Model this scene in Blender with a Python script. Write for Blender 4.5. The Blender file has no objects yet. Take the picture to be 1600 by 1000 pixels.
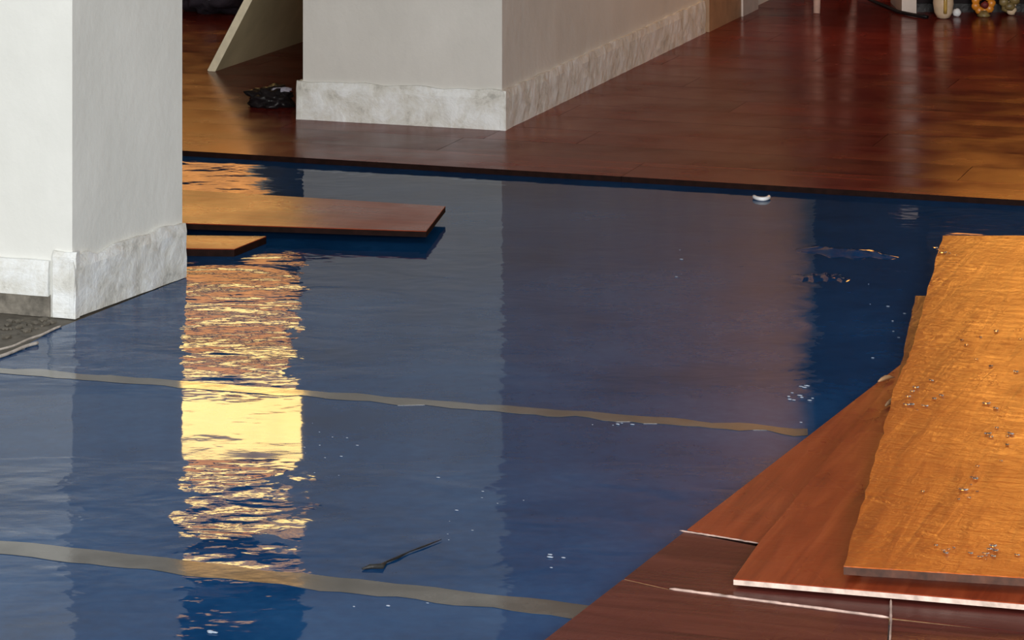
import bpy, bmesh, math, random
from mathutils import Vector, Matrix, noise

random.seed(7)
scene = bpy.context.scene
col = scene.collection

# ------------------------------------------------------------------ camera
F = 4900.0      # focal length in pixels of the 1600 x 1000 frame
HZ = 600.0      # the horizon lies this far above the frame's top edge
CAMH = 1.30     # eye height in metres
cam_d = bpy.data.cameras.new('camera')
cam = bpy.data.objects.new('camera', cam_d)
col.objects.link(cam)
cam.location = (0, 0, CAMH)
cam.rotation_euler = (math.pi / 2, 0, 0)
cam_d.sensor_fit = 'HORIZONTAL'
cam_d.sensor_width = 36
cam_d.lens = 36 * F / 1600
cam_d.shift_y = -(HZ + 500) / 1600
cam_d.clip_start = 0.05
cam_d.clip_end = 100
scene.camera = cam

# ------------------------------------------------------------------ light
world = bpy.data.worlds.new('world')
scene.world = world
world.use_nodes = True
bg = world.node_tree.nodes['Background']
bg.inputs[0].default_value = (0.96, 0.98, 1.0, 1)
bg.inputs[1].default_value = 0.9


def area(name, loc, target, sx, sy, power, color):
    d = bpy.data.lights.new(name, 'AREA')
    d.shape = 'RECTANGLE'
    d.size, d.size_y, d.energy, d.color = sx, sy, power, color
    o = bpy.data.objects.new(name, d)
    col.objects.link(o)
    o.location = loc
    o.rotation_euler = (Vector(target) - Vector(loc)).to_track_quat('-Z', 'Y').to_euler()
    return o


area('daylight_from_window', (1.0, -3.0, 1.9), (-0.4, 7.5, 0.7), 2.6, 1.7, 625, (1.0, 0.98, 0.93))

vs = scene.view_settings
vs.view_transform = 'Standard'
vs.look = 'None'
vs.exposure = 0.0
vs.gamma = 1.0
vs.use_curve_mapping = False

# ------------------------------------------------------------------ frames


def P(x, y, z=0.0):
    """floor point (height z) seen at a pixel of the photograph"""
    d = F * (CAMH - z) / (y + HZ)
    return Vector(((x - 800.0) / F * d, d, z))


SHEET = 0.003            # top of the blue underlay
ZW = 0.016               # top of the laid wooden floor
O = P(296, 236, ZW)
_e = P(1600, 313, ZW) - O
_e.z = 0
U = _e.normalized()                      # across the room, to the right
V = Vector((-U.y, U.x, 0))               # into the room
ANG = math.atan2(U.y, U.x)


def W(u, v, z=0.0):
    return Vector((O.x + U.x * u + V.x * v, O.y + U.y * u + V.y * v, z))


def uv(p):
    d = Vector((p.x - O.x, p.y - O.y, 0))
    return d.dot(U), d.dot(V)


# ------------------------------------------------------------------ materials
class NT:
    def __init__(self, name):
        self.m = bpy.data.materials.new(name)
        self.m.use_nodes = True
        self.t = self.m.node_tree
        self.b = self.t.nodes['Principled BSDF']
        self.tc = self.t.nodes.new('ShaderNodeTexCoord')

    def n(self, kind, **kw):
        nd = self.t.nodes.new(kind)
        for k, v in kw.items():
            setattr(nd, k, v)
        return nd

    def l(self, a, b):
        self.t.links.new(a, b)

    def mapping(self, scale=(1, 1, 1), rot=(0, 0, 0)):
        m = self.n('ShaderNodeMapping')
        m.inputs['Scale'].default_value = scale
        m.inputs['Rotation'].default_value = rot
        self.l(self.tc.outputs['Object'], m.inputs['Vector'])
        return m.outputs[0]

    def noise(self, vec, scale, detail=3, rough=0.55, dist=0.0):
        x = self.n('ShaderNodeTexNoise')
        x.inputs['Scale'].default_value = scale
        x.inputs['Detail'].default_value = detail
        x.inputs['Roughness'].default_value = rough
        x.inputs['Distortion'].default_value = dist
        self.l(vec, x.inputs['Vector'])
        return x.outputs['Fac']

    def ramp(self, fac, stops):
        r = self.n('ShaderNodeValToRGB')
        els = r.color_ramp.elements
        while len(els) < len(stops):
            els.new(0.5)
        for e, (p, c) in zip(els, stops):
            e.position = p
            e.color = (c[0], c[1], c[2], 1) if not isinstance(c, (int, float)) else (c, c, c, 1)
        self.l(fac, r.inputs[0])
        return r.outputs[0]

    def math(self, op, a, b=None, clamp=False):
        m = self.n('ShaderNodeMath', operation=op)
        m.use_clamp = clamp
        for i, s in enumerate((a, b)):
            if s is None:
                continue
            if isinstance(s, (int, float)):
                m.inputs[i].default_value = s
            else:
                self.l(s, m.inputs[i])
        return m.outputs[0]

    def bump(self, height, dist, strength=1.0):
        b = self.n('ShaderNodeBump')
        b.inputs['Strength'].default_value = strength
        b.inputs['Distance'].default_value = dist
        self.l(height, b.inputs['Height'])
        return b.outputs[0]

    def set(self, **kw):
        for k, v in kw.items():
            self.b.inputs[k.replace('_', ' ')].default_value = v


def plain(name, color, rough=0.5, var=0.25, scale=30, bump=0.0, metal=0.0, spec=0.5):
    t = NT(name)
    f = t.noise(t.mapping(), scale, 4)
    c0 = tuple(max(0, c * (1 - var)) for c in color)
    c1 = tuple(min(1, c * (1 + var)) for c in color)
    t.l(t.ramp(f, [(0.3, c0), (0.7, c1)]), t.b.inputs['Base Color'])
    t.set(Roughness=rough, Metallic=metal)
    t.b.inputs['Specular IOR Level'].default_value = spec
    if bump:
        t.l(t.bump(f, bump), t.b.inputs['Normal'])
    return t.m


def wood(name, dark, mid, light, rough=0.2, coat=0.0, bump=0.0006, wave=0.0, vary=0.35, spec=0.5, ior=1.5):
    """grain runs along the object's own x axis"""
    t = NT(name)
    oi = t.n('ShaderNodeObjectInfo')
    mp = t.n('ShaderNodeMapping')
    mp.inputs['Scale'].default_value = (1.4, 16, 16)
    add = t.n('ShaderNodeVectorMath', operation='ADD')
    comb = t.n('ShaderNodeCombineXYZ')
    r9 = t.math('MULTIPLY', oi.outputs['Random'], 37.0)
    t.l(r9, comb.inputs[0]); t.l(r9, comb.inputs[1])
    t.l(t.tc.outputs['Object'], add.inputs[0]); t.l(comb.outputs[0], add.inputs[1])
    t.l(add.outputs[0], mp.inputs['Vector'])
    g = t.noise(mp.outputs[0], 2.2, 6, 0.62, 0.6)
    c = t.ramp(g, [(0.28, dark), (0.5, mid), (0.74, light)])
    hsv = t.n('ShaderNodeHueSaturation')
    val = t.math('ADD', t.math('MULTIPLY', oi.outputs['Random'], vary), 1.0 - vary / 2)
    t.l(val, hsv.inputs['Value']); t.l(c, hsv.inputs['Color'])
    t.l(hsv.outputs[0], t.b.inputs['Base Color'])
    t.set(Roughness=rough)
    t.b.inputs['Specular IOR Level'].default_value = spec
    t.b.inputs['IOR'].default_value = ior
    if coat:
        t.b.inputs['Coat Weight'].default_value = coat
        t.b.inputs['Coat Roughness'].default_value = 0.08
    rr = t.noise(t.mapping((1, 1, 1)), 5, 3)
    t.l(t.ramp(rr, [(0.3, max(rough - 0.07, 0.03)), (0.7, rough + 0.09)]), t.b.inputs['Roughness'])
    h = g
    if wave:
        w2 = t.noise(t.mapping((1.6, 0.7, 1.0)), 30, 4, 0.65, 0.5)
        h = t.math('ADD', t.math('MULTIPLY', g, 1.0), t.math('MULTIPLY', w2, wave))
    t.l(t.bump(h, bump), t.b.inputs['Normal'])
    return t.m


def blue_wet():
    t = NT('wet_blue_underlay')
    big = t.noise(t.mapping(), 2.3, 5, 0.6)
    fine = t.noise(t.mapping(), 45, 4, 0.6)
    mixf = t.math('ADD', t.math('MULTIPLY', big, 0.75), t.math('MULTIPLY', fine, 0.25))
    c = t.ramp(mixf, [(0.30, (0.003, 0.023, 0.074)), (0.50, (0.005, 0.046, 0.142)), (0.72, (0.016, 0.080, 0.210))])
    t.l(c, t.b.inputs['Base Color'])
    t.set(Roughness=0.55)
    t.b.inputs['Specular IOR Level'].default_value = 0.0
    t.b.inputs['Coat Weight'].default_value = 0.66
    t.b.inputs['Coat IOR'].default_value = 1.33
    t.b.inputs['Coat Roughness'].default_value = 0.035
    # ripples of the water film, drawn out across the room and stronger in places
    rot = (0, 0, -ANG)
    sep = t.n('ShaderNodeSeparateXYZ')
    t.l(t.tc.outputs['Object'], sep.inputs[0])
    dist = t.math('ADD', sep.outputs[1], t.math('MULTIPLY', t.noise(t.mapping((1, 2, 1), rot), 4, 3), 0.22))
    dn = t.n('ShaderNodeMapRange')
    dn.inputs['From Min'].default_value = 3.6
    dn.inputs['From Max'].default_value = 7.6
    t.l(dist, dn.inputs['Value'])

    def at(y):            # ramp position of the picture row y
        return (F * CAMH / (y + HZ) + 0.11 - 3.6) / 4.0
    mask = t.ramp(dn.outputs[0], [(at(960), 0.35), (at(880), 1.0), (at(760), 0.95), (at(722), 0.10), (at(628), 0.10),
                                  (at(590), 0.75), (at(430), 0.75), (at(380), 0.40), (at(300), 0.30)])
    r0 = t.noise(t.mapping((0.7, 1.0, 1), (0, 0, -ANG + 0.35)), 9, 2, 0.5, 0.4)
    gap = t.n('ShaderNodeMapRange', interpolation_type='SMOOTHSTEP')
    gap.inputs['From Min'].default_value = -0.30
    gap.inputs['From Max'].default_value = -0.42
    gap.inputs['To Min'].default_value = 0.38
    gap.inputs['To Max'].default_value = 1.0
    t.l(sep.outputs[0], gap.inputs['Value'])
    r1 = t.noise(t.mapping((0.7, 1.1, 1), rot), 26, 2, 0.5, 0.5)
    r2 = t.noise(t.mapping((0.6, 1.2, 1), rot), 70, 2, 0.5)
    h = t.math('ADD', t.math('MULTIPLY', r1, 0.5), t.math('MULTIPLY', r2, 0.13))
    h = t.math('ADD', h, t.math('MULTIPLY', r0, 3.6))
    h = t.math('MULTIPLY', t.math('MULTIPLY', h, mask), gap.outputs[0])
    nrm = t.bump(h, 0.0022)
    t.l(nrm, t.b.inputs['Coat Normal'])
    t.l(t.bump(fine, 0.0008), t.b.inputs['Normal'])
    return t.m


def plaster(name, a, b, bump=0.0016):
    t = NT(name)
    f1 = t.noise(t.mapping((1, 1, 0.6), (0.5, 0.4, 0)), 5, 5, 0.6)
    f2 = t.noise(t.mapping((1, 1, 1), (0.7, 0.3, 0)), 38, 4, 0.6)
    t.l(t.ramp(f1, [(0.3, a), (0.7, b)]), t.b.inputs['Base Color'])
    h = t.math('ADD', t.math('MULTIPLY', f1, 2.2), t.math('MULTIPLY', f2, 0.5))
    t.l(t.bump(h, bump), t.b.inputs['Normal'])
    t.set(Roughness=0.7)
    t.b.inputs['Specular IOR Level'].default_value = 0.25
    return t.m


def flaking(name):
    t = NT(name)
    f1 = t.noise(t.mapping((1, 1, 1)), 16, 6, 0.7, 0.4)
    f2 = t.noise(t.mapping(), 90, 3)
    t.l(t.ramp(f1, [(0.30, (0.42, 0.42, 0.39)), (0.44, (0.66, 0.66, 0.62)), (0.62, (0.80, 0.83, 0.84))]), t.b.inputs['Base Color'])
    h = t.math('ADD', f1, t.math('MULTIPLY', f2, 0.25))
    t.l(t.bump(h, 0.004), t.b.inputs['Normal'])
    t.set(Roughness=0.45)
    return t.m


def glow(name, color, strength, var=0.12, scale=9):
    t = NT(name)
    f = t.noise(t.mapping((1, 1, 1)), scale, 3)
    c0 = tuple(c * (1 - var) for c in color)
    c = t.ramp(f, [(0.3, c0), (0.7, color)])
    t.l(c, t.b.inputs['Emission Color'])
    t.b.inputs['Emission Strength'].default_value = strength
    t.set(Base_Color=(0.3, 0.25, 0.15, 1), Roughness=0.4)
    return t.m


M = {}
M['blue'] = blue_wet()
M['concrete'] = plain('damp_concrete', (0.10, 0.088, 0.07), 0.75, 0.5, 25, 0.003)
M['floor_wood'] = wood('red_brown_floor_wood', (0.085, 0.009, 0.006), (0.145, 0.017, 0.011), (0.20, 0.030, 0.017), 0.2, 0.0, 0.00025, 0.0, 0.35, 0.5, 1.13)
M['plank_wood'] = wood('orange_brown_plank_wood', (0.17, 0.024, 0.008), (0.27, 0.044, 0.014), (0.36, 0.072, 0.024), 0.28, 0.0, 0.0006, 1.0, 0.2, 0.5, 1.3)
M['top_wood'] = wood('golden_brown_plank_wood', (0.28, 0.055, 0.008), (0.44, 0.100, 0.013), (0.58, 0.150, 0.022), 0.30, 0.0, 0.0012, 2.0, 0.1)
M['dark_wood'] = wood('dark_maroon_plank_wood', (0.050, 0.011, 0.009), (0.095, 0.022, 0.017), (0.14, 0.038, 0.028), 0.26, 0.0, 0.0006, 1.0, 0.25, 0.5, 1.2)
M['core_dark'] = plain('dark_wet_board_core', (0.012, 0.004, 0.003), 0.7, 0.4, 60, 0, 0, 0.1)
M['core_pale'] = plain('pale_board_core', (0.66, 0.52, 0.45), 0.5, 0.3, 60)
M['core_brown'] = plain('brown_board_core', (0.07, 0.024, 0.012), 0.6, 0.5, 60)
M['lip'] = plain('pale_pink_chipped_edge', (0.50, 0.35, 0.30), 0.6, 0.45, 45)
M['core_tan'] = plain('tan_board_core', (0.42, 0.24, 0.12), 0.5, 0.3, 60)
M['tape'] = plain('dull_olive_tape', (0.080, 0.076, 0.070), 0.10, 0.5, 12, 0.0004)
M['wall_white'] = plaster('white_plaster', (0.66, 0.67, 0.64), (0.74, 0.75, 0.72))
M['wall_grey'] = plaster('warm_grey_plaster', (0.58, 0.57, 0.54), (0.66, 0.65, 0.62), 0.002)
M['wall_dark'] = plaster('dark_brown_plaster', (0.045, 0.032, 0.028), (0.06, 0.045, 0.04), 0.002)
M['ceiling'] = plaster('ceiling_paint', (0.5, 0.48, 0.45), (0.55, 0.53, 0.5), 0.001)
M['base'] = flaking('flaking_white_paint')
M['tan'] = plain('tan_wood_trim', (0.36, 0.22, 0.13), 0.5, 0.2, 14)
M['post'] = plain('pale_painted_wood', (0.60, 0.50, 0.44), 0.5, 0.12, 14)
M['board_face'] = plain('olive_beige_board', (0.46, 0.39, 0.24), 0.6, 0.12, 9)
M['board_edge'] = plain('painted_lit_board_edge', (0.78, 0.70, 0.52), 0.6, 0.1, 40)  # paler than the face: light on the edge put into its colour
M['black'] = plain('black_plastic', (0.010, 0.008, 0.009), 0.4, 0.4, 40, 0.002, 0, 0.2)
M['black_lacquer'] = plain('black_brown_lacquer', (0.010, 0.005, 0.006), 0.5, 0.3, 20, 0, 0, 0.08)
M['cloth_dark'] = plain('dark_violet_cloth', (0.03, 0.022, 0.035), 0.8, 0.5, 18, 0.01)
M['lavender'] = plain('lavender_cloth_and_highlight', (0.32, 0.30, 0.36), 0.8, 0.3, 18, 0.006)
M['white_plastic'] = plain('white_plastic', (0.85, 0.86, 0.88), 0.35, 0.06, 40)
M['cream'] = plain('cream_glaze', (0.66, 0.50, 0.34), 0.3, 0.15, 20)
M['gold'] = plain('gold_glaze', (0.45, 0.28, 0.06), 0.3, 0.25, 40)
M['orange'] = plain('orange_glaze', (0.62, 0.22, 0.02), 0.35, 0.3, 30)
M['dark_red'] = plain('dark_red_petal', (0.16, 0.012, 0.008), 0.6, 0.3, 40)
M['olive'] = plain('olive_gold_leaf', (0.20, 0.14, 0.05), 0.45, 0.4, 40)
M['leg_wood'] = plain('pale_pink_wood', (0.62, 0.40, 0.32), 0.4, 0.15, 30)
M['scrap'] = plain('dark_wrinkle', (0.012, 0.012, 0.012), 0.6, 0.5, 60, 0.003)
M['foam'] = plain('pale_foam_and_glint', (0.32, 0.38, 0.48), 0.4, 0.1, 60)
M['paper'] = plain('damp_paper', (0.45, 0.41, 0.37), 0.6, 0.25, 60, 0.003)
M['frame'] = plain('dark_window_frame', (0.05, 0.03, 0.02), 0.5, 0.2, 20)
M['pane'] = glow('sunlit_window_pane', (1.0, 0.68, 0.22), 9.4)
M['curtain'] = glow('backlit_orange_curtain', (1.0, 0.32, 0.04), 5.0, 0.45, 14)
M['pane_orange'] = glow('sunlit_orange_pane', (1.0, 0.43, 0.07), 12.0)
M['dim'] = glow('shaded_mauve_blind', (1.0, 0.66, 0.42), 1.8, 0.5, 14)
M['curtain_tan'] = glow('backlit_tan_curtain', (1.0, 0.40, 0.09), 3.6, 0.5, 14)
M['blind'] = glow('backlit_ochre_blind', (1.0, 0.52, 0.16), 4.2, 0.4, 14)

# ------------------------------------------------------------------ helpers


def link(name, me, mat, parent=None, smooth=False):
    o = bpy.data.objects.new(name, me)
    col.objects.link(o)
    if mat is not None and not me.materials:
        me.materials.append(mat)
    if smooth:
        for p in me.polygons:
            p.use_smooth = True
    if parent is not None:
        o.parent = parent
    return o


def tag(o, label, cat=None, group=None, kind=None):
    o['label'] = label
    if cat:
        o['category'] = cat
    if group:
        o['group'] = group
    if kind:
        o['kind'] = kind
    return o


def empty(name, loc=(0, 0, 0), rz=0.0):
    o = bpy.data.objects.new(name, None)
    col.objects.link(o)
    o.location = loc
    o.rotation_euler = (0, 0, rz)
    return o


def mesh_from_bm(name, bm):
    bmesh.ops.recalc_face_normals(bm, faces=bm.faces)
    me = bpy.data.meshes.new(name)
    bm.to_mesh(me)
    bm.free()
    return me


def prism_mesh(name, pts, z0, z1, bevel=0.0, origin=None, rz=0.0):
    """upright prism over world points; expressed in the frame (origin, rz)"""
    if origin is None:
        origin = Vector((0, 0, 0))
    c, s = math.cos(-rz), math.sin(-rz)
    loc = []
    for p in pts:
        dx, dy = p.x - origin.x, p.y - origin.y
        loc.append((c * dx - s * dy, s * dx + c * dy))
    bm = bmesh.new()
    lo = [bm.verts.new((x, y, z0 - origin.z)) for x, y in loc]
    hi = [bm.verts.new((x, y, z1 - origin.z)) for x, y in loc]
    n = len(loc)
    bm.faces.new(lo[::-1])
    top = bm.faces.new(hi)
    for i in range(n):
        bm.faces.new((lo[i], lo[(i + 1) % n], hi[(i + 1) % n], hi[i]))
    if bevel:
        bmesh.ops.bevel(bm, geom=list(top.edges), offset=bevel, segments=2, affect='EDGES', profile=0.5)
    return mesh_from_bm(name, bm)


def prism(name, pts, z0, z1, mat, parent=None, bevel=0.0):
    return link(name, prism_mesh(name, pts, z0, z1, bevel), mat, parent)


def uvbox(name, u0, u1, v0, v1, z0, z1, mat, parent=None, bevel=0.0):
    return prism(name, [W(u0, v0), W(u1, v0), W(u1, v1), W(u0, v1)], z0, z1, mat, parent, bevel)


def rough_board(name, a, b, z0, z1, thick, nrm, mat, parent=None, amp=0.003, topamp=0.006, seed=0, cell=0.018):
    """a skirting board from a to b (outer face), with an uneven flaking face and a worn top edge"""
    L = (b - a).length
    nx = max(4, int(L / cell))
    nz = max(4, int((z1 - z0) / cell))
    dirv = (b - a).normalized()
    bm = bmesh.new()
    front, back = [], []
    for i in range(nx + 1):
        fr, bk = [], []
        s = L * i / nx
        for k in range(nz + 1):
            q = k / nz
            h = z0 + (z1 - z0) * q
            nv = Vector((s * 22 + seed * 9.1, h * 30, seed * 3.3))
            off = noise.fractal(nv, 0.9, 2.0, 4) * amp
            if q > 0.99:
                h += noise.fractal(Vector((s * 14 + seed, 7.1, seed)), 1.0, 2.0, 3) * topamp
                off -= 0.25 * thick
            p = a + dirv * s + nrm * (off - amp)
            fr.append(bm.verts.new((p.x, p.y, h)))
            pb = a + dirv * s - nrm * thick
            bk.append(bm.verts.new((pb.x, pb.y, h)))
        front.append(fr); back.append(bk)
    for i in range(nx):
        for k in range(nz):
            bm.faces.new((front[i][k], front[i + 1][k], front[i + 1][k + 1], front[i][k + 1]))
            bm.faces.new((back[i][k], back[i][k + 1], back[i + 1][k + 1], back[i + 1][k]))
        bm.faces.new((front[i][nz], front[i + 1][nz], back[i + 1][nz], back[i][nz]))
        bm.faces.new((front[i][0], back[i][0], back[i + 1][0], front[i + 1][0]))
    for e in (0, nx):
        for k in range(nz):
            bm.faces.new((front[e][k], front[e][k + 1], back[e][k + 1], back[e][k]))
    return link(name, mesh_from_bm(name, bm), mat, parent)


def tube(name, pts, rad, mat, parent=None, sides=8):
    bm = bmesh.new()
    rings = []
    n = len(pts)
    for i, p in enumerate(pts):
        t = (pts[min(i + 1, n - 1)] - pts[max(i - 1, 0)]).normalized()
        ref = Vector((0, 0, 1)) if abs(t.z) < 0.9 else Vector((1, 0, 0))
        s = t.cross(ref).normalized()
        r = s.cross(t).normalized()
        rr = rad[i] if isinstance(rad, (list, tuple)) else rad
        rings.append([bm.verts.new(p + (s * math.cos(2 * math.pi * k / sides) + r * math.sin(2 * math.pi * k / sides)) * rr) for k in range(sides)])
    for i in range(n - 1):
        for k in range(sides):
            bm.faces.new((rings[i][k], rings[i][(k + 1) % sides], rings[i + 1][(k + 1) % sides], rings[i + 1][k]))
    bm.faces.new(rings[0][::-1]); bm.faces.new(rings[-1])
    return link(name, mesh_from_bm(name, bm), mat, parent, True)


def lathe(name, prof, mat, parent=None, seg=24, loc=(0, 0, 0)):
    bm = bmesh.new()
    rings = []
    for r, z in prof:
        rings.append([bm.verts.new((loc[0] + r * math.cos(2 * math.pi * k / seg), loc[1] + r * math.sin(2 * math.pi * k / seg), loc[2] + z)) for k in range(seg)])
    for i in range(len(prof) - 1):
        for k in range(seg):
            bm.faces.new((rings[i][k], rings[i][(k + 1) % seg], rings[i + 1][(k + 1) % seg], rings[i + 1][k]))
    bm.faces.new(rings[0][::-1]); bm.faces.new(rings[-1])
    return link(name, mesh_from_bm(name, bm), mat, parent, True)


def lump(name, center, rx, ry, rz, mat, parent=None, amp=0.25, freq=2.0, seed=0, sub=4, flat=None):
    bm = bmesh.new()
    bmesh.ops.create_icosphere(bm, subdivisions=sub, radius=1.0)
    for v in bm.verts:
        k = 1 + amp * noise.fractal(v.co * freq + Vector((seed * 5.1, seed * 2.7, seed)), 0.9, 2.0, 3)
        v.co = Vector((v.co.x * rx * k, v.co.y * ry * k, v.co.z * rz * k)) + Vector(center)
        if flat is not None and v.co.z < flat:
            v.co.z = flat
    return link(name, mesh_from_bm(name, bm), mat, parent, True)


# ------------------------------------------------------------------ the room
floor = uvbox('floor', -4.0, 5.6, -5.6, 4.2, -0.05, 0.0, M['concrete'])
tag(floor, 'bare damp concrete floor slab under the blue sheets and boards', 'floor', kind='structure')

BACKV = uv(Vector((1.4, 11.0, 0)))[1]
wall_back = uvbox('wall_back', -4.0, 5.6, BACKV, BACKV + 0.12, 0.0, 2.8, M['wall_dark'])
tag(wall_back, 'dark brown far wall closing the back of the room', 'wall', kind='structure')
wall_left = uvbox('wall_left', -4.12, -4.0, -5.6, BACKV + 0.12, 0.0, 2.8, M['wall_grey'])
tag(wall_left, 'grey wall closing the left side of the room', 'wall', kind='structure')
wall_right = uvbox('wall_right', 5.6, 5.72, -5.6, BACKV + 0.12, 0.0, 2.8, M['wall_dark'])
tag(wall_right, 'dark wall closing the right side of the room', 'wall', kind='structure')
ceiling = uvbox('ceiling', -4.12, 5.72, -2.5, BACKV + 0.12, 2.8, 2.9, M['ceiling'])  # unseen; stops short so that skylight reaches the near floor
tag(ceiling, 'pale painted ceiling above the room', 'ceiling', kind='structure')

# middle wall: its end faces the camera, its right side runs back into the room
c_l = uv(P(461, 187, ZW)); c_r = uv(P(791, 204, ZW))
MU0, MU1, MV = c_l[0], c_r[0], (c_l[1] + c_r[1]) / 2
BT = 0.014                                   # skirting thickness
end_v = uv(P(1119, 52, ZW))[1]
wall_mid = uvbox('wall_middle', MU0 + BT, MU1 - BT, MV + BT, BACKV, 0.0, 2.8, M['wall_grey'])
tag(wall_mid, 'pale grey wall whose end faces the camera in the middle distance', 'wall', kind='structure')
b = empty('baseboard_middle', W((MU0 + MU1) / 2, MV, ZW))
tag(b, 'chipped white skirting round the end of the middle wall', 'baseboard', kind='structure')


def under(o, par):
    o.parent = par
    o.matrix_parent_inverse = Matrix.Translation(-par.location) if par.rotation_euler.z == 0 else par.matrix_world.inverted()
    return o


BH = 0.098
o1 = under(rough_board('front_board', W(MU0, MV), W(MU1, MV), ZW, ZW + BH, BT, -V, M['base'], None, 0.002, 0.005, 1), b)
o2 = under(rough_board('side_board', W(MU1, MV + 0.0), W(MU1, end_v), ZW, ZW + BH, BT, U, M['base'], None, 0.002, 0.004, 2), b)
o3 = under(rough_board('side_board', W(MU0, MV + 1.2), W(MU0, MV), ZW, ZW + BH, BT, -U, M['base'], None, 0.003, 0.006, 3), b)
trim = uvbox('trim_1', MU1 - BT, MU1 + 0.004, end_v + 0.02, end_v + 0.42, ZW, ZW + 0.13, M['tan'], None, 0.004)
tag(trim, 'tan wooden skirting block where the white middle skirting ends', 'skirting', kind='structure')
trim2 = uvbox('trim_2', MU1 - BT, MU1 + 0.010, end_v + 0.42, end_v + 0.62, ZW, ZW + 0.12, M['post'], None, 0.004)
tag(trim2, 'greyish pink skirting block beyond the tan skirting block', 'skirting', kind='structure')

# left pillar
pa = P(117, 501, 0); pb = P(293, 436, 0)
pa.z = pb.z = 0
pdir = (pb - pa).normalized()
pn = Vector((pdir.y, -pdir.x, 0))            # outward normal of the right-hand face
LT = 0.012
ia = pa - pn * LT + V * LT
ib = pb - pn * LT
wall_p = prism('wall_left_pillar', [ia, ib, ib - U * 2.6, ia - U * 2.6], 0.0, 2.8, M['wall_white'])
tag(wall_p, 'white plastered pillar at the left edge, nearest the camera', 'wall', kind='structure')
b = empty('baseboard_left', pa)
tag(b, 'flaking white skirting round the left pillar', 'baseboard', kind='structure')
under(rough_board('side_board', pa, pb, 0.004, 0.112, LT, pn, M['base'], None, 0.002, 0.009, 4), b)
under(rough_board('corner_block', pa - U * 0.047, pa, 0.002, 0.125, 0.02, -V, M['base'], None, 0.003, 0.004, 5, 0.01), b)
under(rough_board('front_board', pa - U * 2.2, pa - U * 0.056, 0.040, 0.105, LT, -V, M['base'], None, 0.002, 0.002, 6), b)

M['mortar'] = plain('exposed_grey_mortar', (0.17, 0.155, 0.13), 0.8, 0.55, 35, 0.004)
under(rough_board('exposed_mortar', pa - U * 2.2 + V * 0.004, pa - U * 0.055 + V * 0.004, 0.001, 0.042, 0.007, -V, M['mortar'], None, 0.004, 0.001, 8, 0.01), b)

# ------------------------------------------------------------------ laid wooden floor (far part)
PW, PL, GAP = 0.195, 1.26, 0.0006
full = None
row = 0
v = 0.0
plank_list = []
while v < BACKV - 0.02:
    v1 = min(v + PW, BACKV)
    off = [0.1, 0.62, 0.33, 0.9, 0.5][row % 5]
    u = -2.6 - off
    while u < 5.5:
        u1 = min(u + PL, 5.58)
        spans = [(max(u, -3.9), u1)]
        if v1 > MV + 0.01:                    # the middle wall stands here
            ns = []
            for s0, s1 in spans:
                lo, hi = MU0 + BT + 0.001, MU1 - BT - 0.001
                va = v
                if s0 < lo:
                    ns.append((s0, min(s1, lo)))
                if s1 > hi:
                    ns.append((max(s0, hi), s1))
            spans = ns
        for s0, s1 in spans:
            if s1 - s0 > 0.03:
                plank_list.append((s0, s1, v, v1))
        if v1 > MV + 0.01 and v < MV:         # strip in front of the wall's end
            s0, s1 = max(u, MU0 + BT + 0.001), min(u1, MU1 - BT - 0.001)
            if s1 - s0 > 0.03:
                plank_list.append((s0, s1, v, MV + BT))
        u += PL
    v += PW
    row += 1
cache = {}
for s0, s1, va, vb in plank_list:
    key = (round(s1 - s0, 3), round(vb - va, 3))
    if key not in cache:
        L, Wd = key
        bm = bmesh.new()
        g = GAP
        pts = [(-L / 2 + g, -Wd / 2 + g), (L / 2 - g, -Wd / 2 + g), (L / 2 - g, Wd / 2 - g), (-L / 2 + g, Wd / 2 - g)]
        lo = [bm.verts.new((x, y, 0.0)) for x, y in pts]
        hi = [bm.verts.new((x, y, ZW - SHEET)) for x, y in pts]
        bm.faces.new(lo[::-1]); top = bm.faces.new(hi)
        for i in range(4):
            bm.faces.new((lo[i], lo[(i + 1) % 4], hi[(i + 1) % 4], hi[i]))
        cache[key] = mesh_from_bm('plank', bm)
        cache[key].materials.append(M['floor_wood'])
        cache[key].materials.append(M['core_dark'])
        for pf in cache[key].polygons:
            pf.material_index = 0 if pf.normal.z > 0.9 else 1
    o = link('plank', cache[key], M['floor_wood'], floor)
    o.location = W((s0 + s1) / 2, (va + vb) / 2, SHEET)
    o.rotation_euler = (random.uniform(-0.0004, 0.0004), random.uniform(-0.0002, 0.0002), ANG)

# ------------------------------------------------------------------ blue underlay sheets and their taped joints


def sheet(name, pix, label):
    o = prism(name, [P(x, y, SHEET) for x, y in pix], 0.0002, SHEET, M['blue'])
    tag(o, label, 'underlay', 'blue underlay sheets')
    return o


J1 = lambda x: 576 + 0.0765 * x
J2 = lambda x: 851 + 0.111 * x
s1 = sheet('underlay_sheet', [(285, 436), (118, 502), (92, 512), (-27, J1(-27)), (2400, J1(2400)), (2400, 352), (200, 224), (150, 300), (250, 400)],
           'wet blue underlay sheet between the wooden floor edge and the far tape')
s2 = sheet('underlay_sheet', [(-27, J1(-27) + 0.6), (-456, 800), (2400, J2(2400)), (2400, J1(2400) + 0.6)],
           'wet blue underlay sheet lying between the two tape joints')
s3 = sheet('underlay_sheet', [(-456, 801), (-900, 1040), (-900, 1500), (2600, 1500), (2600, J2(2600) + 0.6)],
           'wet blue underlay sheet nearest the camera, below the near tape')


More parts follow.
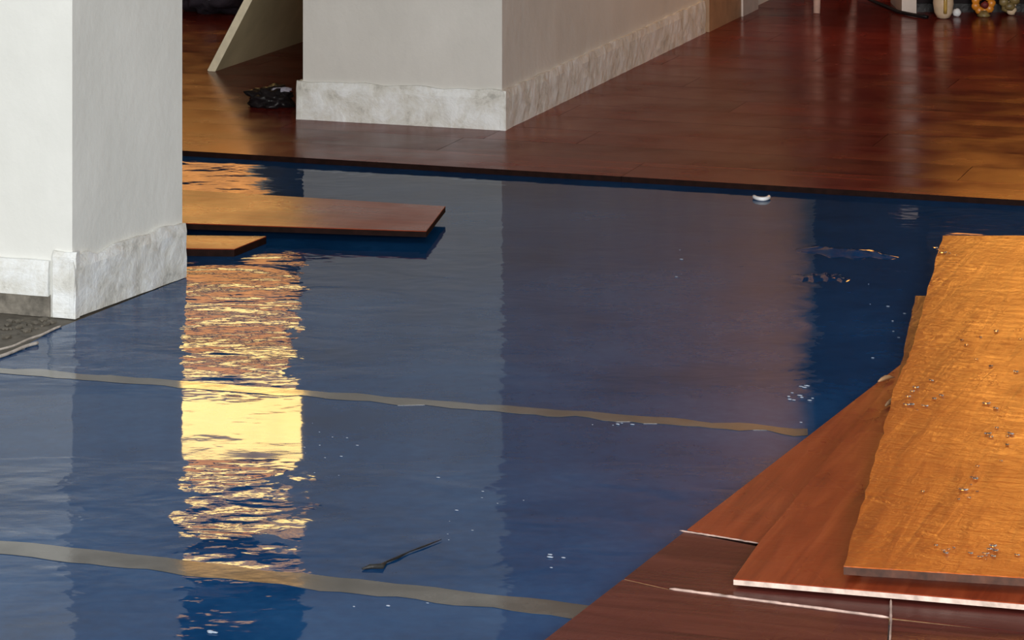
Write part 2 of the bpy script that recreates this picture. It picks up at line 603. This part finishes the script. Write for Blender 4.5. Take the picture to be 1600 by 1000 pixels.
def tape(name, f, x0, x1, w0, label, seed):
    n = 60
    a, bq = [], []
    for i in range(n + 1):
        x = x0 + (x1 - x0) * i / n
        j = noise.noise(Vector((i * 0.35, seed, 0))) * 4.0
        k = noise.noise(Vector((i * 0.45, seed + 9, 0))) * 5
        a.append(P(x, f(x) - w0 / 2 + j, SHEET))
        bq.append(P(x, f(x) + w0 / 2 + k, SHEET))
    o = prism(name, bq + a[::-1], SHEET + 0.0002, SHEET + 0.0007, M['tape'])
    tag(o, label, 'tape', 'tape joints on the blue sheets')
    return o


tape('seam_tape', lambda x: J1(x) + 3, -20, 1262, 10, 'dull olive tape along the farther joint of the blue sheets', 1)
tape('seam_tape', lambda x: J2(x) + 4, -400, 1400, 22, 'wide olive tape along the nearer joint of the blue sheets', 5)

# a raised fold and blisters in the far sheet


def fold(name, x0, y0, x1, y1, width, height, mat, parent=None, seed=0):
    a, b2 = P(x0, y0, SHEET), P(x1, y1, SHEET)
    d = (b2 - a); L = d.length; d.normalize()
    s = Vector((-d.y, d.x, 0))
    bm = bmesh.new()
    nx, ny = 36, 10
    g = []
    for i in range(nx + 1):
        r = []
        t = i / nx
        env = math.sin(math.pi * t) ** 0.7
        for k in range(ny + 1):
            q = k / ny * 2 - 1
            w = width * (0.35 + 0.65 * env)
            wob = noise.noise(Vector((t * 6, seed, 0))) * width * 0.35
            p = a + d * (L * t) + s * (q * w / 2 + wob)
            hh = height * env * (0.5 + 0.5 * math.cos(math.pi * q)) * (0.8 + 0.5 * noise.noise(Vector((t * 9, q * 2, seed))))
            r.append(bm.verts.new((p.x, p.y, SHEET - 0.0003 + max(0, hh))))
        g.append(r)
    for i in range(nx):
        for k in range(ny):
            bm.faces.new((g[i][k], g[i + 1][k], g[i + 1][k + 1], g[i][k + 1]))
    return link(name, mesh_from_bm(name, bm), mat, parent, True)


fold('fold', 1240, 390, 1405, 402, 0.085, 0.012, M['blue'], s1, 2)
fold('fold', 1230, 432, 1330, 436, 0.10, 0.004, M['blue'], s1, 3)

# ------------------------------------------------------------------ loose boards


def rag(p, q, n, amp, seed):
    """points from p to q (q left out) with a chipped, uneven line"""
    out = []
    d = (q - p)
    s = Vector((-d.y, d.x, 0)).normalized()
    for i in range(n):
        t = i / n
        j = noise.fractal(Vector((t * n * 0.7, seed, 0)), 0.8, 2, 3) * amp if i else 0
        out.append(p + d * t + s * j)
    return out


def board(name, pix, ztop, thick, top_mat, core_mat, rz, label, rags=None, veneer=0.0015, lower=None, group='loose floor boards', core_slots=None):
    pts = [P(x, y, ztop) for x, y in pix]
    c = Vector((sum(p.x for p in pts) / len(pts), sum(p.y for p in pts) / len(pts), ztop - thick))
    root = empty(name, c, rz)
    full_pts = []
    n = len(pts)
    for i in range(n):
        k, amp = (rags or {}).get(i, (1, 0))
        full_pts += rag(pts[i], pts[(i + 1) % n], k, amp, i * 3.7 + ztop * 100)
    core = link('core', prism_mesh('core', full_pts, ztop - thick + 0.0003, ztop - veneer, 0, c, rz), core_mat, root)
    ven = link('veneer', prism_mesh('veneer', full_pts, ztop - veneer, ztop, 0.0006, c, rz), top_mat, root)
    if label:
        tag(root, label, 'floor board', group)
    return root


VANG = math.atan2(V.y, V.x)
TH = 0.012
z0 = SHEET
# boards sticking out behind the left pillar
board('loose_board', [(170, 366), (416, 369), (366, 389), (170, 386)], z0 + 0.016, 0.016, M['plank_wood'], M['core_dark'], ANG,
      'short orange-brown board end on the blue sheet beside the left pillar')
board('loose_board', [(150, 288), (696, 322), (666, 361), (150, 344)], z0 + 0.016 + 0.013, 0.013, M['plank_wood'], M['core_dark'], ANG,
      'long brown board with slanted end lying across a lower board end')

# boards still lying on the sheet in the lower right
dg = lambda y: 1400 - (y - 575) / 0.773          # their straight left edge in the picture
E0 = z0 + TH
board('laid_board', [(1440, 544), (dg(827), 827), (1190, 849), (1620, 927), (2000, 927), (2000, 570)], E0, TH, M['plank_wood'], M['core_dark'], VANG,
      'reddish board with long slanting left edge against the blue sheet', group='laid boards in the lower right')
board('laid_board', [(dg(831), 831), (dg(903), 903), (1046, 919), (1391, 964), (1700, 1000), (1700, 947), (1190, 855)], E0 - 0.001, TH - 0.001, M['dark_wood'], M['core_tan'], ANG,
      'dark maroon board between the two pale joints at lower right', group='laid boards in the lower right')
board('laid_board', [(dg(905), 905), (dg(1200), 1200), (1300, 1230), (1386, 1004), (1389, 967), (1046, 922)], E0, TH, M['dark_wood'], M['core_pale'], ANG,
      'maroon board at the bottom edge, left of the upright pale joint', group='laid boards in the lower right')
board('laid_board', [(1394, 968), (1391, 1004), (1310, 1230), (2000, 1330), (2000, 1030)], E0, TH, M['dark_wood'], M['core_pale'], ANG,
      'dark greyish maroon board in the bottom right corner', group='laid boards in the lower right')
# pale chipped lips along the joints


def lip(name, pix, w, h, mat, parent):
    pts = [P(x, y, E0) + Vector((0, 0, h)) for x, y in pix]
    dense = []
    for i in range(len(pts) - 1):
        for k in range(12):
            q = pts[i].lerp(pts[i + 1], k / 12)
            q.z += noise.noise(Vector((k * 0.8, i, 3))) * 0.0006
            dense.append(q)
    dense.append(pts[-1])
    rad = [w * (0.75 + 0.5 * abs(noise.noise(Vector((i * 0.6, 5, 1))))) for i in range(len(dense))]
    rad[0] = rad[-1] = w * 0.3
    o = tube(name, dense, rad, mat, None, 6)
    o.parent = parent
    o.matrix_parent_inverse = (Matrix.Translation(parent.location) @ Matrix.Rotation(parent.rotation_euler.z, 4, 'Z')).inverted()
    return o


boards = [o for o in col.objects if o.name.startswith('laid_board')]
lip('chipped_lip', [(1062, 829), (1120, 838), (1186, 849)], 0.0014, 0.0, M['lip'], boards[1])
lip('chipped_lip', [(1046, 920), (1150, 934), (1260, 948), (1390, 965)], 0.0026, 0.0, M['lip'], boards[2])
lip('chipped_lip', [(1392, 940), (1392, 975), (1390, 1012)], 0.0018, 0.0026, M['lip'], boards[3])

# pile of boards torn up on the right
D0 = E0 + TH
board('loose_board', [(1400, 578), (1366, 629), (1188, 845), (1146, 904), (1600, 943), (1950, 975), (1950, 578)], D0, 0.0085, M['plank_wood'], M['core_pale'], VANG,
      'brown board with bright pale front edge under the golden board', rags={1: (14, 0.002)})
C20 = D0 + TH * 0.9
board('loose_board', [(1430, 462), (1405, 582), (1345, 884), (1800, 912), (1800, 462)], C20, TH * 0.9, M['dark_wood'], M['core_pale'], VANG,  # dark veneer colour stands for the shade beside the golden board
      'thin board peeping out left of the golden board lying on it', rags={0: (10, 0.003)})
C0 = C20 + TH
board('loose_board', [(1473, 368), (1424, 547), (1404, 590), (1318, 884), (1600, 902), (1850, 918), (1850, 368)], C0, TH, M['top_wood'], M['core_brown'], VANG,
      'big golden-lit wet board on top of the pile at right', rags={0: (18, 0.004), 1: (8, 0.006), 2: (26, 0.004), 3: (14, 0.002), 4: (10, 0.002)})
# splinters at the broken corner of the pile
for i, (x, y, L, rz, w, m, lab) in enumerate([
        (1412, 601, 0.035, 1.2, 0.008, 'core_tan', 'pale rounded splinter at the broken corner of the golden board'),
        (1394, 632, 0.050, 1.0, 0.004, 'core_tan', 'thin tan splinter below the broken corner of the golden board'),
        (1385, 596, 0.040, 0.7, 0.004, 'core_tan', 'tan splinter left of the broken corner of the golden board')]):
    c = P(x, y, D0)
    d = Vector((math.cos(rz), math.sin(rz), 0))
    pts = [c + d * (L * (t - 0.5)) + Vector((0, 0, w * 0.7 + 0.004 * math.sin(3 * t))) for t in (0, 0.2, 0.45, 0.7, 1.0)]
    o = tube('wood_splinter', pts, [w * 0.3, w * 0.8, w, w * 0.75, w * 0.2], M[m], None, 7)
    tag(o, lab, 'splinter', 'splinters on the board pile')

# water beads left on the golden board
t = NT('clear_water')
t.set(Roughness=0.02, IOR=1.33)
t.b.inputs['Transmission Weight'].default_value = 1.0
t.l(t.ramp(t.noise(t.mapping(), 40, 2), [(0.3, (0.95, 0.95, 0.95)), (0.7, (1, 1, 1))]), t.b.inputs['Base Color'])
bm = bmesh.new()
rd = random.Random(11)
for cx_, cy_, sx, sy, n in [(1475, 858, 10, 10, 5), (1530, 868, 30, 5, 7), (1550, 858, 12, 8, 5), (1500, 760, 40, 20, 8), (1560, 690, 40, 40, 10), (1440, 620, 25, 25, 12), (1480, 395, 30, 8, 6), (1540, 560, 40, 30, 8)]:
    for k in range(n):
        rr = rd.uniform(0.0015, 0.0042)
        p = P(cx_ + rd.gauss(0, sx * 0.6), cy_ + rd.gauss(0, sy * 0.6), C0)
        bmesh.ops.create_icosphere(bm, subdivisions=2, radius=1.0, matrix=Matrix.Translation(p + Vector((0, 0, rr * 0.45 + 0.0002))) @ Matrix.Rotation(rd.uniform(0, 3), 4, 'Z') @ Matrix.Diagonal((rr * rd.uniform(1, 2.2), rr, rr * 0.45, 1)))
o = link('water_beads', mesh_from_bm('water_beads', bm), t.m, None, True)
tag(o, 'small clear water beads scattered on the golden board', 'water', kind='stuff')

# ------------------------------------------------------------------ small things on the sheets
# white curved plastic fragment
c = P(1190, 311, SHEET)
pts = []
for i in range(13):
    a = math.pi * (1.02 + 0.96 * i / 12)
    pts.append(Vector((c.x + 0.017 * math.cos(a), c.y + 0.036 * math.sin(a) + 0.012, SHEET + 0.0045)))
o = tube('plastic_ring_fragment', pts, [0.003] + [0.0045] * 11 + [0.003], M['white_plastic'], None, 10)
tag(o, 'small white curved fragment on the sheet below the floor edge', 'plastic piece')
# dark strip added for the wrinkle in the sheet by the near tape
pts = [P(x, y, SHEET) + Vector((0, 0, 0.002)) for x, y in [(566, 891), (578, 888), (596, 888), (604, 880), (622, 873), (640, 864), (662, 856), (690, 845)]]
o = tube('wrinkle_strip', pts, [0.001, 0.0035, 0.0045, 0.0012, 0.0018, 0.0008, 0.0012, 0.0004], M['scrap'], None, 7)
tag(o, 'dark added strip for a sheet wrinkle trailing up from the nearer tape', 'scrap')
# foam flecks and painted glints on the water
bm = bmesh.new()
rf = random.Random(3)
for cx, cy, sx, sy, n, r in [(1248, 618, 22, 26, 12, 0.0022), (1350, 505, 60, 60, 8, 0.0016), (1060, 410, 8, 60, 5, 0.0014), (870, 872, 20, 12, 4, 0.002),
                             (520, 690, 60, 60, 12, 0.0012), (330, 988, 12, 2, 3, 0.003), (610, 945, 60, 6, 3, 0.0018), (720, 800, 90, 50, 10, 0.0012), (960, 664, 40, 2, 6, 0.0016)]:
    for k in range(n):
        rr = r * rf.uniform(0.5, 1.2)
        p = P(cx + rf.gauss(0, sx * 0.5), cy + rf.gauss(0, sy * 0.5), SHEET) + Vector((0, 0, rr * 0.5 + 0.0002))
        mat = Matrix.Translation(p) @ Matrix.Rotation(ANG, 4, 'Z') @ Matrix.Diagonal((rr * rf.uniform(1, 3), rr, rr * 0.5, 1))
        bmesh.ops.create_icosphere(bm, subdivisions=1, radius=1.0, matrix=mat)
o = link('foam_and_glint_flecks', mesh_from_bm('foam_and_glint_flecks', bm), M['foam'], None, True)
tag(o, 'tiny pale foam flecks and painted glints scattered over the wet blue sheets', 'foam', kind='stuff')

# dirt and torn strips under the left skirting
for pix, w, lab in [([(95, 512), (60, 527), (20, 543), (-30, 556), (-120, 600)], 0.0022, 'upper frayed pale strip at the torn sheet edge by the left pillar'),
                    ([(60, 537), (20, 553), (-20, 566), (-120, 618)], 0.003, 'lower frayed pale strip at the torn sheet edge by the left pillar')]:
    pts = []
    src = [P(x, y, SHEET) for x, y in pix]
    for i in range(len(src) - 1):
        for k in range(8):
            q = src[i].lerp(src[i + 1], k / 8)
            pts.append(q + Vector((0, noise.noise(Vector((i + k / 8, 2, w * 900))) * 0.03, w + 0.0003)))
    o = tube('frayed_strip', pts, w, M['paper'], None, 6)
    tag(o, lab, 'paper strip', 'frayed strips under the left pillar')
bm = bmesh.new()
for k in range(90):
    x = rf.uniform(-160, 92)
    y = rf.uniform(500, 505 + (92 - x) * 0.30)
    p = P(x, y, 0)
    rr = rf.uniform(0.002, 0.009)
    bmesh.ops.create_icosphere(bm, subdivisions=1, radius=1.0, matrix=Matrix.Translation(p + Vector((0, 0, rr * 0.3))) @ Matrix.Rotation(rf.uniform(0, 3), 4, 'Z') @ Matrix.Diagonal((rr * 1.5, rr, rr * 0.6, 1)))
o = link('rubble', mesh_from_bm('rubble', bm), M['concrete'], None)
tag(o, 'grey-brown grit and rubble under the raised left skirting', 'rubble', kind='stuff')

# dark crumpled plastic by the corner of the middle wall
sc = P(424, 166, ZW)
o = empty('crumpled_plastic', sc)
tag(o, 'crumpled dark plastic on the floor by the middle wall corner', 'plastic scrap')
lump('sheet', (0, 0, 0.02), 0.055, 0.05, 0.032, M['black'], o, 0.45, 2.4, 4, 4, 0.0)
lump('painted_highlight', (0.028, -0.01, 0.045), 0.026, 0.012, 0.006, M['lavender'], o, 0.5, 2.5, 5, 3)  # pale lump painted in for the plastic's glossy highlights

# leaning board in the gap (leans right against the hidden side of the middle wall)
lb = P(324, 111, ZW); lb.z = ZW
root = empty('leaning_board', lb, 0)
tag(root, 'olive-beige board with lit edge painted pale leaning in the gap between the walls', 'board')
tilt = Vector((0.55 * U.x, 0.55 * U.y, 1.0)).normalized()
tn = V.cross(tilt).normalized()
Lb, Hb, tb = 0.75, 0.95, 0.022


def slab(name, o0, ax, la, ay, lb_, az, lc, mat, parent):
    bm = bmesh.new()
    vs_ = {}
    for i in (0, 1):
        for j in (0, 1):
            for k in (0, 1):
                vs_[i, j, k] = bm.verts.new(o0 + ax * (la * i) + ay * (lb_ * j) + az * (lc * k))
    for f in [((0, 0, 0), (0, 1, 0), (1, 1, 0), (1, 0, 0)), ((0, 0, 1), (1, 0, 1), (1, 1, 1), (0, 1, 1)), ((0, 0, 0), (1, 0, 0), (1, 0, 1), (0, 0, 1)),
              ((0, 1, 0), (0, 1, 1), (1, 1, 1), (1, 1, 0)), ((0, 0, 0), (0, 0, 1), (0, 1, 1), (0, 1, 0)), ((1, 0, 0), (1, 1, 0), (1, 1, 1), (1, 0, 1))]:
        bm.faces.new([vs_[q] for q in f])
    return link(name, mesh_from_bm(name, bm), mat, parent)


slab('panel', Vector((0, 0, 0.002)) + V * 0.003, V, Lb, tilt, Hb, tn, tb, M['board_face'], root)
slab('lit_edge_band', Vector((0, 0, 0.002)), V, 0.003, tilt, Hb, tn, tb, M['board_edge'], root)

# dark bundle far back in the gap
bd = P(338, 22, ZW)
o = empty('cloth_bundle', bd)
tag(o, 'dark cloth bundle on the floor behind the leaning board', 'bundle')
lump('cloth', (0, 0.05, 0.07), 0.13, 0.11, 0.09, M['cloth_dark'], o, 0.35, 2.2, 1, 4, 0.0)
lump('pale_fold', (-0.01, -0.055, 0.075), 0.025, 0.012, 0.022, M['lavender'], o, 0.4, 2.0, 2, 3)

# ------------------------------------------------------------------ far right things

def cabinet(name, x0, x1, y, h, depth, label):
    a, b2 = P(x0, y, ZW), P(x1, y, ZW)
    root = empty(name, a.lerp(b2, 0.5))
    tag(root, label, 'cabinet')
    d = Vector((0, depth, 0))
    inset = Vector((0, 0.02, 0))
    L = b2 - a
    bx = lambda n, p, q, za, zb, m, bev=0.003: under(prism(n, [p, q, q + d, p + d], za, zb, m, None, bev), root)
    bx('plinth', a + inset, b2 + inset, ZW, ZW + 0.03, M['black'])
    bx('body', a + Vector((0, 0.012, 0)), b2 + Vector((0, 0.012, 0)), ZW + 0.03, ZW + h - 0.02, M['black_lacquer'])
    bx('top', a - L * 0.02, b2 + L * 0.02, ZW + h - 0.02, ZW + h, M['black_lacquer'])
    n = 2
    for i in range(n):
        p = a + L * ((i + 0.03) / n)
        q = a + L * ((i + 0.97) / n)
        dr = under(prism('door', [p, q, q + Vector((0, 0.011, 0)), p + Vector((0, 0.011, 0))], ZW + 0.05, ZW + h - 0.04, M['black_lacquer'], None, 0.002), root)
    return root


cabinet('low_cabinet', 1325, 1404, -8, 0.62, 0.28, 'blackish cabinet standing back between the stool and the pale-ended cabinet')
rc = cabinet('low_cabinet', 1434, 1760, 20, 0.60, 0.30, 'low black cabinet with pale end panel, behind the ornaments at top right')
under(prism('end_panel', [P(1409, 22, ZW), P(1432, 22, ZW), P(1432, 22, ZW) + Vector((0, 0.3, 0)), P(1409, 22, ZW) + Vector((0, 0.3, 0))], ZW, ZW + 0.60, M['post'], None, 0.003), rc)

pts = [P(1345, 2, ZW) + Vector((0, 0, 0.02)), P(1365, 8, ZW) + Vector((0, 0, 0.012)), P(1385, 13, ZW) + Vector((0, 0, 0.006)), P(1403, 20, ZW) + Vector((0, -0.03, 0.0065)),
       P(1425, 24, ZW) + Vector((0, -0.04, 0.0065)), P(1445, 26, ZW) + Vector((0, -0.06, 0.0065))]
o = tube('black_cable', pts, 0.006, M['black'], None, 8)
tag(o, 'thin black cable crossing the foot of the pale cabinet end panel', 'cable')

# three-legged stool, nearest leg in view
ft = P(1276, 21, ZW)
root = empty('wooden_stool', ft)
tag(root, 'pale wooden stool with slanted legs at the top, right of centre', 'stool')
cx = Vector((0.05, 0.28, 0))
for dx, dy in [(0, 0), (0.01, 0.44), (0.17, 0.43)]:
    f0 = Vector((dx, dy, 0.0)); t0 = f0.lerp(cx, 0.45) + Vector((0, 0, 0.43))
    tube('leg', [f0, f0.lerp(t0, 0.3), f0.lerp(t0, 0.7), t0], [0.011, 0.014, 0.017, 0.018], M['leg_wood'], root, 10)
lathe('seat', [(0.02, 0.42), (0.125, 0.425), (0.135, 0.44), (0.13, 0.455), (0.02, 0.46)], M['leg_wood'], root, 28, cx)

# ornaments standing on the floor before the right cabinet
va = P(1474, 29, ZW)
root = empty('cream_vase', va)
tag(root, 'small cream vase with gold stripe beside the pale cabinet end panel', 'vase', 'ornaments before the black cabinet')
lathe('body', [(0.010, 0.0), (0.020, 0.004), (0.029, 0.02), (0.033, 0.05), (0.030, 0.09), (0.018, 0.13), (0.014, 0.15), (0.020, 0.165), (0.012, 0.165)], M['cream'], root)
st = []
for i in range(9):
    z = 0.02 + 0.10 * i / 8
    r = [0.029, 0.032, 0.033, 0.034, 0.033, 0.032, 0.029, 0.026, 0.021][i]
    st.append(Vector((0.002, -r, z)))
tube('gold_stripe', st, 0.006, M['gold'], root, 8)
o = lump('white_pebble', P(1495, 26, ZW) + Vector((0, 0, 0.013)), 0.013, 0.013, 0.014, M['white_plastic'], None, 0.15, 1.5, 8, 3)
tag(o, 'small white pebble beside the cream vase', 'pebble', 'ornaments before the black cabinet')
va = P(1537, 26, ZW)
root = empty('orange_flower', va)
tag(root, 'orange rounded flower ornament with dark red centre at top right', 'ornament', 'ornaments before the black cabinet')
lathe('foot', [(0.018, 0.0), (0.022, 0.004), (0.016, 0.012), (0.010, 0.02)], M['olive'], root)
for k in range(9):
    a = 2 * math.pi * k / 9
    lump('petal', (0.026 * math.cos(a), 0.004, 0.042 + 0.026 * math.sin(a)), 0.014, 0.008, 0.014, M['orange'], root, 0.15, 2, k, 2)
lump('centre', (0.003, -0.006, 0.038), 0.013, 0.008, 0.012, M['dark_red'], root, 0.2, 2, 3, 2)
va = P(1577, 24, ZW)
root = empty('olive_leaf_ornament', va)
tag(root, 'olive and gold leafy ornament in the top right corner', 'ornament', 'ornaments before the black cabinet')
for k in range(11):
    a = 2.4 * k
    r = 0.008 + 0.0024 * k
    lump('leaf', (r * math.cos(a), r * 0.6 * math.sin(a), 0.015 + 0.007 * k), 0.017, 0.010, 0.014, M['olive'] if k % 3 else M['cream'], root, 0.3, 2, k, 2)

# ------------------------------------------------------------------ windows in the far wall


def window(name, u0, u1, rows, label):
    """rows: (z0, z1, material); frames between them"""
    root = empty(name, W((u0 + u1) / 2, BACKV, rows[0][0]))
    tag(root, label, 'window', kind='structure')
    zb, zt = rows[0][0], rows[-1][1]
    f = lambda n, a0, a1, za, zz, dep, m: under(uvbox(n, a0, a1, BACKV - dep, BACKV - 0.001, za, zz, m, None, 0.0), root)
    f('window_frame', u0 - 0.06, u0, zb - 0.06, zt + 0.06, 0.05, M['frame'])
    f('window_frame', u1, u1 + 0.06, zb - 0.06, zt + 0.06, 0.05, M['frame'])
    f('window_frame', u0, u1, zt, zt + 0.06, 0.05, M['frame'])
    f('window_sill', u0, u1, zb - 0.06, zb, 0.09, M['frame'])
    for i, (za, zz, m, gap) in enumerate(rows):
        f('pane', u0, u1, za, zz, 0.015, M[m])
        if i:
            f('window_bar', u0, u1, rows[i - 1][1], za, 0.035, M['frame'])
    return root


def zref(y, d=11.7):
    return -CAMH + d * (y + HZ) / F


um = uv(Vector((-1.05, 11.75, 0)))[0]
window('window_1', um - 0.55, um + 0.55, [(zref(250), zref(462), 'curtain_tan', 0), (zref(506), zref(552), 'blind', 28), (zref(596), zref(618), 'blind', 28), (zref(622), zref(728), 'pane', 4), (zref(732), zref(795), 'dim', 4), (zref(799), zref(840), 'blind', 4), (zref(844), zref(862), 'dim', 4), (zref(864), zref(895), 'blind', 2)],  # wide bars between the lower rows added to darken bands in the reflection
       'tall warm-lit window in the far wall behind the gap')
ur = uv(Vector((1.52, 10.95, 0)))[0]
window('window_2', ur, ur + 1.3, [(zref(390, 10.9), zref(560, 10.9), 'curtain', 0), (zref(564, 10.9), zref(740, 10.9), 'pane_orange', 4), (zref(744, 10.9), zref(880, 10.9), 'curtain', 4)],
       'tall warm-lit window in the far wall at right')
